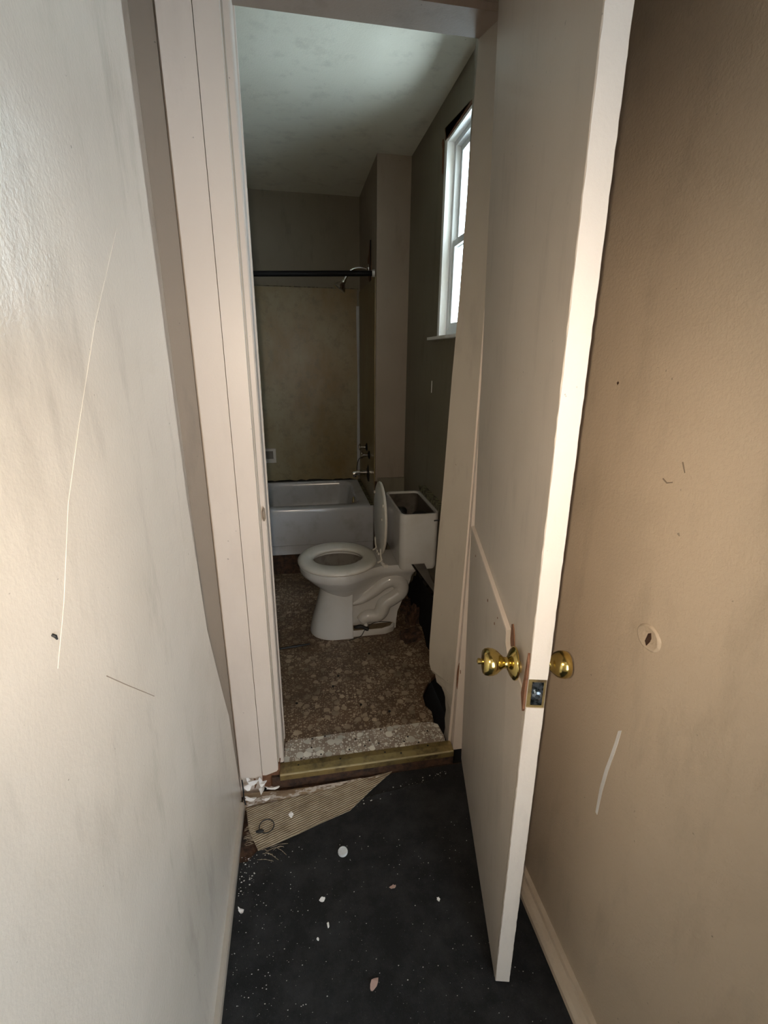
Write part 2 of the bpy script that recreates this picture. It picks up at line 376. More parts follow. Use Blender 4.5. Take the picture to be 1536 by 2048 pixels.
# brass threshold and rotten riser
th = root('threshold_strip', (0.2, 1.37, ZB), 'tarnished brass threshold strip edging the step into the bathroom', 'threshold')
bm = prism([(1.345, 0.040), (1.3435, 0.064), (1.346, 0.067), (1.372, 0.0705), (1.398, 0.067), (1.398, 0.060), (1.348, 0.060), (1.348, 0.040)], 'x', -0.121, 0.533)
link('brass_bar', bm, M['oldbrass'], th)
link('bright_edge', B((-0.120, 0.530, 1.3418, 1.3465, 0.0645, 0.0688)), M['brightbrass'], th)['label'] = 'bright front edge'
for x, y in ((-0.055, 1.375), (0.10, 1.378), (0.27, 1.380), (0.33, 1.366), (0.44, 1.384)):
    link('screw', lathe((x, y, 0.0685), (0, 0, 1), [(0, .004), (.0016, .0038), (.0022, .002)], 8), M['black'], th)
rp = [(-0.150, 0.052)] + [(0.535, 0.055), (0.535, -0.004)] + jag((0.535, -0.004), (-0.150, -0.004), 16, 0.003, 4) + [(-0.150, -0.004)]
struct('trim_5', prism(rp, 'y', 1.352, 1.372), M['rotwood'], 'dark rotten wooden riser of the bathroom step under the brass threshold', 'riser')
# joist floor / dark void under both rooms
struct('foundation', B((-2.1, 2.5, -1.5, 1.33, -0.45, -0.031), (-2.1, -1.10, 1.33, 3.95, -0.45, -0.031), (-1.10, 0.80, 3.881, 3.95, -0.45, -0.031)), M['void'], 'dark foundation under the hall', 'foundation')
struct('ground', B((-2.1, 2.5, -1.5, 4.0, -0.48, -0.451)), M['void'], 'dark dirt ground seen through the floor holes', 'ground')
struct('subfloor', B((-1.05, 0.47, 1.375, 3.80, 0.005, 0.039)), M['rotwood'], 'dark rotten subfloor boards under the bathroom vinyl', 'subfloor')
struct('trim_6', B((-1.05, 0.655, 3.056, 3.075, 0.005, 0.188)), M['rotwood'], 'dark rotted board under the bathtub apron', 'board')

# ---- hall walls
xl = -0.256
bm = B((-0.40, xl, -0.3, 0.9, -0.03, 2.62))
def yend(z):  # wall end cut back so a recess stands for the soft shadow
    t = min(1, max(0, (z - 0.30) / 0.62)); t = t ** 0.8
    return 1.338 + (1.098 - 0.022 * (z - 1.0) - 1.338) * t
def wring(z):
    y = yend(z); r_ = 0.010
    return [(-0.40, .9, z), (xl, .9, z), (xl, y - r_, z), (xl - .003, y - .003, z), (xl - r_, y, z), (-0.312, y + .001, z), (-0.312, 1.361, z), (-0.40, 1.361, z)]
loft([wring(z) for z in [-.03, .42, .47, .52, .57, .62, .67, .72, .77, .82, 1.2, 1.6, 2.0, 2.62]], bm)
struct('wall_left', bm, M['wall_l'], 'glossy cream hall wall on the left with grey stains', 'wall')
struct('wall_right', B((0.62, 0.74, -0.02, 1.36, -0.03, 2.62)), M['wall_r'], 'scuffed hall wall on the right, toned for warm light, behind the open door', 'wall')
struct('ceiling', B((-2.1, 2.5, -1.5, 1.36, 2.62, 2.70)), M['hallceil'], 'hall ceiling above the camera', 'ceiling')
# wall holding the doorway
struct('wall_shadow_strip', B((-0.3118, -0.2625, 1.352, 1.361, 0.0, 2.62)), M['strip'], 'dark tan recessed strip standing for the shadow between the left wall and the casing', 'trim')  # back of the recess, coloured dark in place of the cast shadow
struct('wall_front', B((-0.40, -0.185, 1.362, 1.49, -0.03, 2.62), (0.642, 0.84, 1.362, 1.49, -0.45, 2.62), (-0.185, 0.62, 1.362, 1.49, 2.34, 2.62)), M['trim'], 'plastered wall around the bathroom doorway', 'wall')
# room behind the camera
struct('wall_back', B((-2.1, 0.50, -1.50, -1.40, -0.03, 2.62), (2.20, 2.5, -1.50, -1.40, -0.03, 2.62), (0.50, 2.20, -1.50, -1.40, -0.03, 0.65), (0.50, 2.20, -1.50, -1.40, 2.00, 2.62)), M['wall_l'], 'wall with a window opening behind the camera', 'wall')
struct('wall_side', B((-2.1, -2.0, -1.40, -0.3, -0.03, 2.62)), M['wall_l'], 'side wall of the room behind the camera', 'wall')
struct('wall_side.001', B((2.4, 2.5, -1.40, -0.12, -0.03, 2.62)), M['wall_l'], 'right side wall of the room behind the camera', 'wall')
struct('wall_return', B((-2.0, -0.40, -0.3, -0.2, -0.03, 2.62)), M['wall_l'], 'return wall left of the hall mouth', 'wall')
struct('wall_return.001', B((0.74, 2.4, -0.12, -0.02, -0.03, 2.62)), M['wall_l'], 'return wall right of the hall mouth', 'wall')
struct('added_lintel', B((-0.40, 0.74, -0.28, -0.12, 2.02, 2.62)), M['wall_l'], 'unseen lintel added behind the camera to shade the upper hall', 'wall')  # unseen, added to keep daylight off the upper hall
# baseboards
bm = prism([(xl, 0), (xl + 0.014, 0), (xl + 0.0135, 0.022), (xl + 0.009, 0.028), (xl, 0.030)], 'y', -0.28, 1.29)
struct('baseboard_left', bm, M['jamb'], 'low dingy baseboard along the left hall wall', 'baseboard')
bm = prism([(0.62, 0), (0.579, 0), (0.581, 0.012), (0.590, 0.020), (0.604, 0.025), (0.608, 0.032), (0.62, 0.035)], 'y', -0.02, 1.10)
struct('baseboard_right', bm, M['wall_r'], 'scuffed warm-toned baseboard along the right hall wall', 'baseboard')

# ---- door casing left: two boards, jamb and stop
b1 = [(-0.262, 2.62), (-0.262, 0.070), (-0.246, 0.082), (-0.222, 0.077), (-0.200, 0.075), (-0.1835, 0.085), (-0.1815, 0.10), (-0.1815, 2.62)]
struct('trim_1', prism([(max(x, xl + .0005), z) for x, z in b1], 'y', 1.340, 1.361), M['trim'], 'flat cream casing board in the corner left of the doorway', 'door casing', bevel=0.0012)
b2 = [(-0.1795, 2.62), (-0.1795, 0.085), (-0.168, 0.083), (-0.118, 0.095), (-0.1125, 0.102), (-0.1125, 2.62)]
struct('trim_2', prism([(x - 0.012 if x > -.15 else x, z) for x, z in b2], 'y', 1.337, 1.361), M['trim'], 'cream casing board beside the left edge of the doorway', 'door casing', bevel=0.0015)
jr = root('trim_3', (-0.14, 1.42, 0.1), 'cream left door jamb with chipped strike edge', 'door jamb', None, 'structure')
link('jamb_board', B((-0.184, -0.124, 1.3615, 1.52, 0.11, 2.62)), M['trim'], jr)
st = prism([(-0.124, 1.393), (-0.110, 1.393), (-0.107, 1.397), (-0.106, 1.404), (-0.1075, 1.43), (-0.109, 1.502), (-0.105, 1.506), (-0.105, 1.522), (-0.124, 1.522)], 'z', 0.075, 2.62)
link('door_stop', st, M['trim'], jr)
link('strike_edge', B((-0.1245, -0.1205, 1.363, 1.372, 0.11, 2.62)), M['jamb'], jr)['label'] = 'darker mortise line'  # thin line in the darker jamb colour
bm = sphere((-0.1135, 1.386, 1.045), 0.018, sc=(0.30, 0.3, 1.2), u=9, v=7)
for v in bm.verts: v.co += Vector((random.uniform(-.001, .001), random.uniform(-.002, .002), random.uniform(-.004, .004)))
link('broken_wood', bm, M['scuff'], jr)['label'] = 'splintered bare wood at strike'
# rotten foot of the casing with crumpled paint flakes
bm = B((-0.213, -0.120, 1.3635, 1.40, 0.0, 0.098))
bmesh.ops.subdivide_edges(bm, edges=bm.edges, cuts=4, use_grid_fill=True)
for v in bm.verts: v.co += Vector((random.uniform(-.003, .003), random.uniform(-.003, .003), random.uniform(-.004, .004)))
struct('trim_4', bm, M['barewood'], 'exposed red-brown rotten wood below the left casing', 'wood block')
def flake(name, cx, cy, cz, rx, ry, rz, seed, material, label, cat, group=None, rot=0, thick=0.0012, lump=0.3):
    """a torn flat chip: ragged outline with a curl"""
    r = random.Random(seed); k = 11
    out = []
    for i in range(k):
        a = 2 * PI * i / k; q = 1 + r.uniform(-lump, lump)
        x, y = rx * q * math.cos(a), ry * q * math.sin(a)
        out.append((x, y, rz * (x / rx) ** 2))
    cr, sr = math.cos(rot), math.sin(rot)
    out = [(cx + x * cr - y * sr, cy + x * sr + y * cr, cz + z) for x, y, z in out]
    bm = loft([out, [(x, y, z + thick) for x, y, z in out]])
    return tag(link(name, bm, material), label, cat, group)
for i, (x, y, z, rx, ry, rz) in enumerate([(-0.215, 1.338, 0.052, .020, .010, .016), (-0.180, 1.333, 0.046, .013, .012, .018), (-0.186, 1.328, 0.027, .009, .016, .012),
                                           (-0.232, 1.330, 0.040, .014, .012, .012), (-0.150, 1.330, 0.026, .024, .006, .006), (-0.225, 1.306, 0.016, .020, .008, .006), (-0.170, 1.300, 0.012, .012, .006, .004)]):
    lb = ['white paint flake curling up in the corner under the casing', 'crumpled white paint flake hanging below the left casing', 'white paint flake folded down beside the rotten casing foot',
          'large white paint flake against the left wall corner', 'long pale paint flake lying against the black riser gap', 'pale paint flake on the plank by the left wall', 'small paint flake at the plank front edge'][i]
    flake('paint_flake', x, y, z, rx, ry, rz, 20 + i, M['chip'], lb, 'paint flake', 'paint flakes at the casing foot', random.uniform(-.6, .6), 0.0015, 0.35)

# ---- right door jamb: leans outward toward the top; foot broken away
zs = [2.62, 2.294, 2.0, 1.668, 1.444, 1.24, 1.063, 0.879, 0.645, 0.441, 0.36]
xin = [0.520, 0.518, 0.511, 0.504, 0.495, 0.489, 0.484, 0.476, 0.469, 0.463, 0.466]   # inner (bathroom side) edge
def xst(z): return 0.526 + 0.0185 * z if z < 1.1 else 0.5464
foot = [(0.470, 0.338), (0.478, 0.322), (0.484, 0.345), (0.490, 0.305), (0.497, 0.275), (0.503, 0.318), (0.508, 0.292), (0.513, 0.262), (0.522, 0.240), (0.529, 0.215), (0.532, 0.180), (0.536, 0.150), (0.533, 0.110), (0.537, 0.062), (0.534, 0.030)]
jr2 = root('trim_7', (0.55, 1.44, 0.05), 'dingy right door jamb with its foot broken away over a floor hole', 'door jamb', None, 'structure')
bm = bmesh.new()
# inner slab: bathroom edge -> stop face, as a leaning sheet 18 mm thick
La = [(xin[i], 1.500, zs[i]) for i in range(len(zs))] + [(x, 1.47 if x > .50 else 1.49, z) for x, z in foot]
Lb = [(xst(min(z, 1.4)), 1.396, z) for z in zs] + [(xst(0.3), 1.396, max(z, 0.03)) for x, z in foot]
k = len(La)
va = [bm.verts.new(p) for p in La]; vb = [bm.verts.new(p) for p in Lb]
vc = [bm.verts.new((p[0] + 0.05, 1.505, p[2])) for p in La]; vd = [bm.verts.new((p[0] + 0.02, 1.400, p[2])) for p in Lb]
for i in range(k - 1):
    bm.faces.new((va[i], va[i + 1], vb[i + 1], vb[i])); bm.faces.new((vb[i], vb[i + 1], vd[i + 1], vd[i]))
    bm.faces.new((va[i], vc[i], vc[i + 1], va[i + 1])); bm.faces.new((vc[i], vd[i], vd[i + 1], vc[i + 1]))
bm.faces.new((va[0], vb[0], vd[0], vc[0])); bm.faces.new((va[-1], vc[-1], vd[-1], vb[-1]))
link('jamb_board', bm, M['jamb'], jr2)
# stop's front edge; the light on it put in as paler paint
bm = bmesh.new()
loft([[(xst(z) + .0005, 1.3945, z), (xst(z) + 0.009, 1.3945, z), (xst(z) + 0.009, 1.402, z), (xst(z) + .0005, 1.402, z)] for z in (0.055, 0.3, 0.6, 0.9, 1.18, 1.9, 2.3)], bm)
link('door_stop', bm, M['trim'], jr2)
# rabbet and front edge behind the hinge side
bm = bmesh.new()
def xr(z): return 0.5345 + 0.0085 * z
loft([[(xr(z), 1.363, z), (0.640, 1.363, z), (0.640, 1.50, z), (xst(z) + 0.012, 1.4025, z), (xr(z) + .006, 1.394, z)] for z in (0.053, 0.3, 0.6, 0.9, 1.3, 2.62)], bm)
link('jamb_front', bm, M['trim'], jr2)
# strike-like gouge
bm = sphere((0.542, 1.372, 0.385), 0.06, sc=(0.14, 0.16, 1.0), u=9, v=9)
for v in bm.verts: v.co += Vector((random.uniform(-.001, .001), random.uniform(-.002, .002), random.uniform(-.006, .006)))
link('gouge', bm, M['barewood'], jr2)['label'] = 'splintered brown gouge in the painted edge'

# ---- door head
bm = B((-0.124, 0.60, 1.395, 1.50, 2.302, 2.34))
struct('trim_8', bm, M['head'], 'stop across the head of the doorway, shade put into its brown colour', 'door head', bevel=0.001)
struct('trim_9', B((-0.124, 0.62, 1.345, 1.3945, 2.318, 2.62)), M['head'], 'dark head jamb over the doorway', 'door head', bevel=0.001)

# ---- bathroom shell
XW = 0.70
def wallpoly(pts_list, x0, x1):
    bm = bmesh.new()
    for pts in pts_list: prism(pts, 'x', x0, x1, bm)
    return bm
wy0, wy1, wz0, wz1 = 1.85, 2.35, 1.597, 2.40
low = [(1.50, 0.30)] + jag((1.50, 0.30), (2.15, 0.235), 6, 0.02, 31) + [(2.19, 0.242), (2.228, 0.251), (2.365, 0.259), (2.478, 0.253), (2.60, 0.23)] + jag((2.60, 0.23), (2.80, 0.06), 5, 0.02, 33) + [(2.80, 0.04), (3.90, 0.04)]
struct('wall_bathroom_right', wallpoly([
    low + [(3.90, wz0), (1.50, wz0)],
    [(1.50, wz1), (3.90, wz1), (3.90, ZC), (1.50, ZC)],
    [(1.50, wz0), (wy0, wz0), (wy0, wz1), (1.50, wz1)],
    [(wy1, wz0), (3.90, wz0), (3.90, wz1), (wy1, wz1)]], XW, XW + 0.012), M['bath'], 'olive-grey bathroom wall with the window, broken open at its foot', 'wall')
struct('wall_outer', wallpoly([
    [(1.36, -0.45), (3.95, -0.45), (3.95, wz0), (1.36, wz0)],
    [(1.36, wz1), (3.95, wz1), (3.95, 2.70), (1.36, 2.70)],
    [(1.36, wz0), (wy0, wz0), (wy0, wz1), (1.36, wz1)],
    [(wy1, wz0), (3.95, wz0), (3.95, wz1), (wy1, wz1)]], 0.758, 0.765), M['void'], 'dark outer sheathing inside the broken wall', 'wall')
struct('wall_bathroom_near', B((0.52, 0.80, 1.506, 1.53, 0.31, ZC)), M['bath'], 'bathroom side of the doorway wall right of the door', 'wall')
struct('wall_bathroom_left', B((-1.10, -1.051, 1.36, 3.88, -0.031, ZC)), M['bath'], 'left bathroom wall beyond the casing', 'wall')
struct('wall_bathroom_front', B((-1.05, -0.185, 1.4915, 1.515, 0.0, ZC)), M['bath'], 'bathroom side of the doorway wall left of the door', 'wall')
struct('wall_bathroom_back', B((-1.05, 0.80, 3.808, 3.88, -0.031, ZC)), M['bath'], 'olive-grey wall above the shower surround at the back', 'wall')
struct('ceiling_bathroom', B((-1.10, 0.80, 1.395, 3.88, ZC, 2.62)), M['ceil'], 'grey-white bathroom ceiling lit by the window', 'ceiling')
# plumbing chase, a boxed-in part of the wall
ch = B((0.502, XW - .0005, 3.045, 3.807, 0.06, ZC - .0005))
struct('wall_chase', ch, M['chase'], 'tan boxed-in chase between the shower and the window wall', 'wall')
struct('trim_10', B((0.515, 0.699, 3.028, 3.0445, 0.06, 0.722)), M['bath'], 'dark low panel at the foot of the tan chase behind the toilet', 'panel')
# mould line on the wall behind the tank
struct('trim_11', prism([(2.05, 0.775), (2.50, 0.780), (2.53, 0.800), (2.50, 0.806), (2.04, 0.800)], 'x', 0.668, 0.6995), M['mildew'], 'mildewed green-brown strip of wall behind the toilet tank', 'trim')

# ---- window
wr = root('window_1', (0.75, 2.10, wz0), 'narrow white sash window in the bathroom wall glowing with daylight', 'window', None, 'structure')
T = 0.012
link('reveal', B((XW - .004, 0.7275, wy1 - T, wy1, wz0, wz1)), M['winpaint'], wr)
link('reveal', B((XW - .004, 0.7275, wy0, wy0 + T, wz0, wz1)), M['winpaint'], wr)
link('reveal', B((XW - .004, 0.7275, wy0 + T, wy1 - T, wz1 - T, wz1)), M['winpaint'], wr)
link('corner_bead', B((XW - .007, XW - .0045, wy1 - .012, wy1 + .020, wz0, wz1 - 0.0)), M['winpaint'], wr, bevel=0.001)
si = link('window_sill', B((XW - .035, 0.775, wy0 - .05, wy1 + .10, wz0 - .014, wz0 - .0005)), M['winpaint'], wr, bevel=0.003)
y0, y1, z0, z1 = wy0 + T, wy1 - T, wz0, wz1 - T
xf = 0.728
zm = 1.985
def frame(name, y0, y1, z0, z1, x0, x1, w, mt, wb=None):
    wb = wb or w
    return link(name, B((x0, x1, y0, y0 + w, z0, z1), (x0, x1, y1 - w, y1, z0, z1), (x0, x1, y0 + w, y1 - w, z0, z0 + wb), (x0, x1, y0 + w, y1 - w, z1 - w, z1)), mt, wr)
frame('window_frame', y0, y1, z0, z1, xf, 0.768, 0.020, M['vinylframe'], 0.03)
s1 = frame('sash', y0 + .02, y1 - .02, z0 + .03, zm + .02, xf + .006, xf + .022, 0.028, M['vinylframe'])
s2 = frame('sash', y0 + .02, y1 - .02, zm - .012, z1 - .02, xf + .023, xf + .038, 0.022, M['vinylframe'])
link('pane', B((xf + .013, xf + .014, y0 + .048, y1 - .048, z0 + .058, zm - .008)), M['glass'], s1)
link('pane', B((xf + .030, xf + .031, y0 + .042, y1 - .042, zm + .010, z1 - .042)), M['glass'], s2)
# torn dark edge above the window
tp = [(2.36, 2.40), (2.375, 2.43), (2.392, 2.455), (2.38, 2.425), (2.372, 2.403), (2.352, 2.408), (2.05, 2.415), (1.95, 2.412), (1.95, 2.402)]
struct('trim_12', prism(tp, 'x', XW - .006, XW + .002), M['barewood'], 'dark torn crack along the top edge of the window opening', 'crack')
tp = [(2.424, 2.395), (2.434, 2.415), (2.420, 2.425), (2.409, 2.405), (2.405, 2.33), (2.409, 2.29), (2.414, 2.33), (2.418, 2.385)]
struct('trim_13', prism(tp, 'x', XW - .005, XW + .002), M['barewood'], 'short dark vertical tear beside the upper window corner', 'crack')

# ---- shower surround
sp = root('shower_surround', (0.1, 3.79, 0.53), 'stained yellow-brown shower wall panels around the bathtub', 'shower surround', None, 'structure')
link('back_panel', B((-0.118, 0.478, 3.800, 3.8075, 0.50, 1.975)), M['panel'], sp)
link('corner_panel', B((-0.60, -0.118, 3.796, 3.8075, 0.50, 1.972)), M['panel'], sp)
link('seam_strip', B((-0.131, -0.112, 3.793, 3.7955, 0.545, 1.972)), M['panel'], sp, bevel=0.001)
link('end_panel', B((0.4945, 0.5015, 3.060, 3.7955, 0.50, 1.955)), M['panel'], sp)
bm = bmesh.new()
loft([[(0.476 + .004 * math.sin(z * 6), 3.7995, z), (0.484 + .004 * math.sin(z * 6), 3.7945, z), (0.494, 3.786, z), (0.494, 3.7995, z)] for z in [0.56 + i * 0.1 for i in range(14)]], bm)
link('corner_caulk', bm, M['tub'], sp)['label'] = 'pale caulk line in the corner'
link('top_edge', B((-0.60, 0.49, 3.794, 3.7995, 1.976, 1.980)), M['mildew'], sp)
# mould line at the tub
mp = [(-0.30, 0.5215), (0.47, 0.5215)] + jag((0.47, 0.5315), (-0.30, 0.535), 22, 0.006, 40)
link('mould_line', prism(mp, 'y', 3.7935, 3.797), M['void'], sp)['label'] = 'black mould along the tub edge'
# damaged patch round the shower arm
dp = [(3.20, 1.965), (3.24, 1.94), (3.29, 1.95), (3.33, 1.975), (3.37, 2.03), (3.375, 2.10), (3.33, 2.13), (3.295, 2.18), (3.262, 2.185), (3.25, 2.10), (3.235, 2.02)]
wd = root('broken_plaster', (0.50, 3.29, 2.05), 'broken tan wall patch with a black crack round the shower arm', 'wall damage', None, 'structure')
link('patch', prism(dp, 'x', 0.4975, 0.5025), M['barewood'], wd)
link('crack', prism([(3.236, 2.185), (3.262, 2.190), (3.258, 2.05), (3.262, 1.94), (3.235, 1.92), (3.240, 2.05)], 'x', 0.4945, 0.4985), M['void'], wd)
# faucet hole
link('pipe_hole', prism([(3.30, 0.735), (3.33, 0.755), (3.36, 0.72), (3.40, 0.70), (3.39, 0.65), (3.34, 0.625), (3.28, 0.635), (3.27, 0.69)], 'x', 0.4915, 0.4948), M['void'], wd)['label'] = 'black hole behind the tub spout'

# ================================================================== THINGS
# ---- open door
dr = root('door_1', (0.50, 1.02, 0.008), 'painted cream hall door standing open against the right wall', 'door', None, 'structure')
H0 = Vector((.581, 1.357, .008)); F0 = Vector((.427, .687, .008)); H1 = Vector((.504, 1.342, 2.38)); F1 = Vector((.366, .650, 2.38))
def dpt(s, z):
    u = (z - .008) / (2.38 - .008)
    a = H0.lerp(H1, u); b = F0.lerp(F1, u)
    return a.lerp(b, s)
dn = Vector((0.974, -0.228, 0))
def dp_(s, z, off): return dpt(s, z) + dn * off
NZ = 24
bm = bmesh.new()
loft([[dp_(0, z, .0), dp_(.25, z, .0), dp_(.5, z, .0), dp_(.75, z, .0), dp_(1, z, .0), dp_(1, z, .035), dp_(.5, z, .035), dp_(0, z, .033)] for z in [.008 + (2.372) * i / NZ for i in range(NZ + 1)]], bm)
link('door_leaf', bm, M['door'], dr)
bm = bmesh.new()
r = random.Random(5)
def er(): return r.uniform(-.0006, .0006)
loft([[dp_(1.0005, z, -.0003 + er()), dp_(1.004, z, .0008 + er()), dp_(1.004, z, .0345 + er()), dp_(1.0005, z, .0355 + er())] for z in [.008 + 0.858 * i / 60 for i in range(61)]], bm)
loft([[dp_(1.0005, z, -.0003 + er()), dp_(1.004, z, .0008 + er()), dp_(1.004, z, .0345 + er()), dp_(1.0005, z, .0355 + er())] for z in [.932 + 1.448 * i / 90 for i in range(91)]], bm)
link('edge_band', bm, M['door_edge'], dr)['label'] = 'closing edge, the light on it put in as paler paint'
# plywood repair sheet on the lower half
sheet = [(0.004, 0.012), (0.004, 0.983), (0.10, 0.979), (0.30, 0.969), (0.55, 0.955), (0.785, 0.942), (0.790, 0.910), (0.82, 0.898), (0.93, 0.894), (0.993, 0.885), (0.994, 0.012)]
bm = bmesh.new()
loft([[dp_(s, z, -0.0005) for s, z in sheet], [dp_(s, z, -0.0105 + .0092 * min(1, max(0, (s - .86) / .13))) for s, z in sheet]], bm)
link('patch_panel', bm, M['door'], dr)
bm = bmesh.new()
te = [(0.004, 0.983), (0.10, 0.979), (0.30, 0.969), (0.55, 0.955), (0.785, 0.942)]
loft([[dp_(s, z - .0045, -.0110), dp_(s, z + .0008, -.0104), dp_(s, z + .0012, -.0003), dp_(s, z - .0045, -.0003)] for s, z in te], bm)
link('panel_edge', bm, M['trim'], dr)['label'] = 'top edge of the repair panel, caught light put in as paler paint'  # pale trim paint imitates light caught by the sheet's thickness
for s, z, rr in ((0.16, 0.925, .0035), (0.48, 0.895, .0045), (0.62, 0.885, .004), (0.66, 0.918, .0025)):
    c = dp_(s, z, -0.0105)
    link('screw_hole', lathe(c, -dn, [(0, rr), (.0008, rr * .8), (.001, rr * .3)], 8), M['barewood'], dr)
# broken veneer round the lock
bk = [(0.795, 0.960), (0.812, 0.968), (0.835, 0.950), (0.85, 0.925), (0.81, 0.912), (0.797, 0.925)]
bm = bmesh.new(); loft([[dp_(s, z, -0.0002) for s, z in bk], [dp_(s, z, -0.0022) for s, z in bk]], bm)
link('broken_veneer', bm, M['barewood'], dr)['label'] = 'torn brown veneer beside the knob'
bk = [(0.988, 0.960), (0.993, 0.985), (0.999, 0.965), (0.999, 0.860), (0.994, 0.852), (0.968, 0.880), (0.980, 0.92)]
bm = bmesh.new(); loft([[dp_(s, z, -0.0002) for s, z in bk], [dp_(s, z, -0.0045) for s, z in bk]], bm)
link('broken_veneer', bm, M['barewood'], dr)['label'] = 'split orange wood at the closing edge'
# latch recess
bm = bmesh.new(); loft([[dp_(0.9985, z, .001), dp_(1.0015, z, .001), dp_(1.0015, z, .034), dp_(0.9985, z, .034)] for z in (.8665, .9315)], bm)
lt = link('latch_recess', bm, M['oldbrass'], dr)
bm = bmesh.new(); loft([[dp_(1.0017, z, .008), dp_(1.0035, z, .008), dp_(1.0035, z, .029), dp_(1.0017, z, .029)] for z in (.873, .925)], bm)
link('latch_plate', bm, M['steel'], lt)
bm = bmesh.new(); lathe(dp_(1.003, .897, .018), Vector((-.228, -.974, 0)), [(0, .0095), (.004, .0095), (.006, .005)], 14, bm)
link('latch_bolt', bm, M['steel'], lt)
# knobs
def knob(side, c, tilt, lock):
    ax = (-dn if side < 0 else dn) + Vector((0, 0, tilt)); ax.normalize()
    kb = link('door_knob', lathe(c, ax, [(0.008, .012), (.016, .011), (.021, .0118), (.027, .017), (.034, .0235), (.042, .0268), (.050, .0275), (.057, .026), (.0605, .0225), (.0615, .012), (.0615, .009)], 36), M['brass'], dr, smooth=50)
    link('rosette', lathe(c, ax, [(-.004, .0325), (-.001, .0335), (.002, .032), (.007, .025), (.011, .016), (.013, .0125)], 36), M['brass'], kb, smooth=50)
    if lock:
        link('turn_button', lathe(c, ax, [(.060, .0055), (.066, .0055), (.0665, .0062), (.071, .0060), (.0725, .003)], 16), M['brass'], kb, smooth=50)
    return kb
kc = dp_(0.918, 0.923, -0.014)
knob(-1, kc, 0.02, True)['label'] = 'round brass knob with turn button on a loose rosette'
knob(1, dp_(0.905, 0.918, 0.038), 0.0, False)['label'] = 'plain brass knob facing the hall wall'
bm = bmesh.new(); tube([dp_(0.918, .915, -.013), dp_(0.918, .915, .0)], 0.012, 12, bm)
link('spindle', bm, M['oldbrass'], dr, smooth=50)

# ---- bathtub
tb = root('bathtub', (-0.28, 3.42, 0.19), 'white enamel bathtub with a slanted apron at the back of the bathroom', 'bathtub')
ZR = 0.522
def rrect(x0, x1, y0, y1, r, k=5):
    out = []
    for cx, cy, a0 in ((x1 - r, y1 - r, 0), (x0 + r, y1 - r, 90), (x0 + r, y0 + r, 180), (x1 - r, y0 + r, 270)):
        for i in range(k + 1):
            a = math.radians(a0 + 90 * i / k); out.append((cx + r * math.cos(a), cy + r * math.sin(a)))
    return out
tx0, tx1, ty0, ty1 = -1.045, 0.4935, 3.045, 3.7925
rings = []
for (ins, r_, z) in ((0.0, 0.012, 0.19), (0.0, 0.012, 0.255)):
    rings.append([(x, y, z) for x, y in rrect(tx0, tx1, ty0 + 0.014, ty1, r_)])
for (dy, r_, z) in ((0.002, 0.012, 0.262), (-0.001, 0.012, 0.30), (-0.002, 0.014, 0.49), (-0.001, .016, 0.508), (.003, .018, 0.518), (0.010, .02, ZR)):
    rings.append([(x, y, z) for x, y in rrect(tx0, tx1, ty0 + dy, ty1, r_)])
inner = [(0.075, 0.10, ZR - .001), (0.085, 0.095, ZR - .008), (0.093, 0.09, ZR - .03), (0.105, 0.09, 0.42), (0.13, 0.10, 0.28), (0.17, 0.10, 0.235), (0.25, 0.08, 0.228)]
for ins, r_, z in inner:
    rings.append([(x, y, z) for x, y in rrect(tx0 + ins * 1.5, tx1 - ins * 1.02, ty0 + ins * 1.15, ty1 - max(ins * .55 - .02, .022), r_)])
bm = loft(rings, None, False, True)
link('tub_basin', bm, M['tub'], tb, smooth=35)
link('overflow_plate', lathe((0.391, 3.40, 0.455), (-1, 0, 0.12), [(0, .034), (.007, .033), (.010, .020), (.011, .006)], 20), M['oldbrass'], tb, smooth=40)
link('drain_ring', lathe((0.20, 3.42, 0.228), (0, 0, 1), [(0, .03), (.003, .028), (.004, .01)], 18), M['chrome'], tb)
# strip where tub meets chase
link('rim_caulk', prism([(3.06, 0.5225), (3.77, 0.5225), (3.77, 0.532), (3.06, 0.529)], 'x', 0.470, 0.4935), M['mildew'], tb)['label'] = 'mildewed caulk on the rim end'
struct('gap_shade_strip', prism([(3.030, 0.19), (3.0435, 0.19), (3.0435, 0.62), (3.036, 0.70), (3.030, 0.62)], 'x', 0.496, 0.512), M['rotwood'], 'dark strip standing for the shaded gap between bathtub and chase', 'trim')  # dark strip put in for the shade of an open gap
# debris on the tub rim by the corner
# ---- shower rod
sr = root('shower_rod', (0.13, 3.07, 1.95), 'straight black shower curtain rod spanning the bathtub alcove', 'shower rod')
link('rod', tube([(-1.04, 3.07, 1.913), (0.478, 3.07, 1.974)], 0.0155, 16), M['rod'], sr, smooth=50)
link('end_cup', tube([(0.478, 3.07, 1.974), (0.493, 3.07, 1.9746)], 0.019, 16), M['cap'], sr, smooth=50)['label'] = 'pale plastic end cup'
# ---- shower head
sh = root('wall_shower', (0.49, 3.34, 2.03), 'tarnished chrome shower head on a bent arm above the rod', 'shower')
arm = smoothpath([(0.493, 3.34, 2.040), (0.45, 3.34, 2.045), (0.40, 3.34, 2.038), (0.365, 3.34, 2.008), (0.335, 3.34, 1.962)], 6)
link('arm', tube(arm, 0.0095, 12), M['chrome'], sh, smooth=50)
link('flange', lathe((0.4965, 3.34, 2.040), (-1, 0, 0), [(0, .030), (.004, .029), (.010, .014), (.012, .010)], 22), M['chrome'], sh, smooth=50)
link('spray_head', lathe((0.338, 3.34, 1.968), (-0.55, 0, -0.83), [(-.004, .013), (.008, .016), (.014, .0145), (.020, .018), (.036, .031), (.052, .041), (.060, .043), (.066, .038), (.067, .01)], 26), M['chrome'], sh, smooth=50)
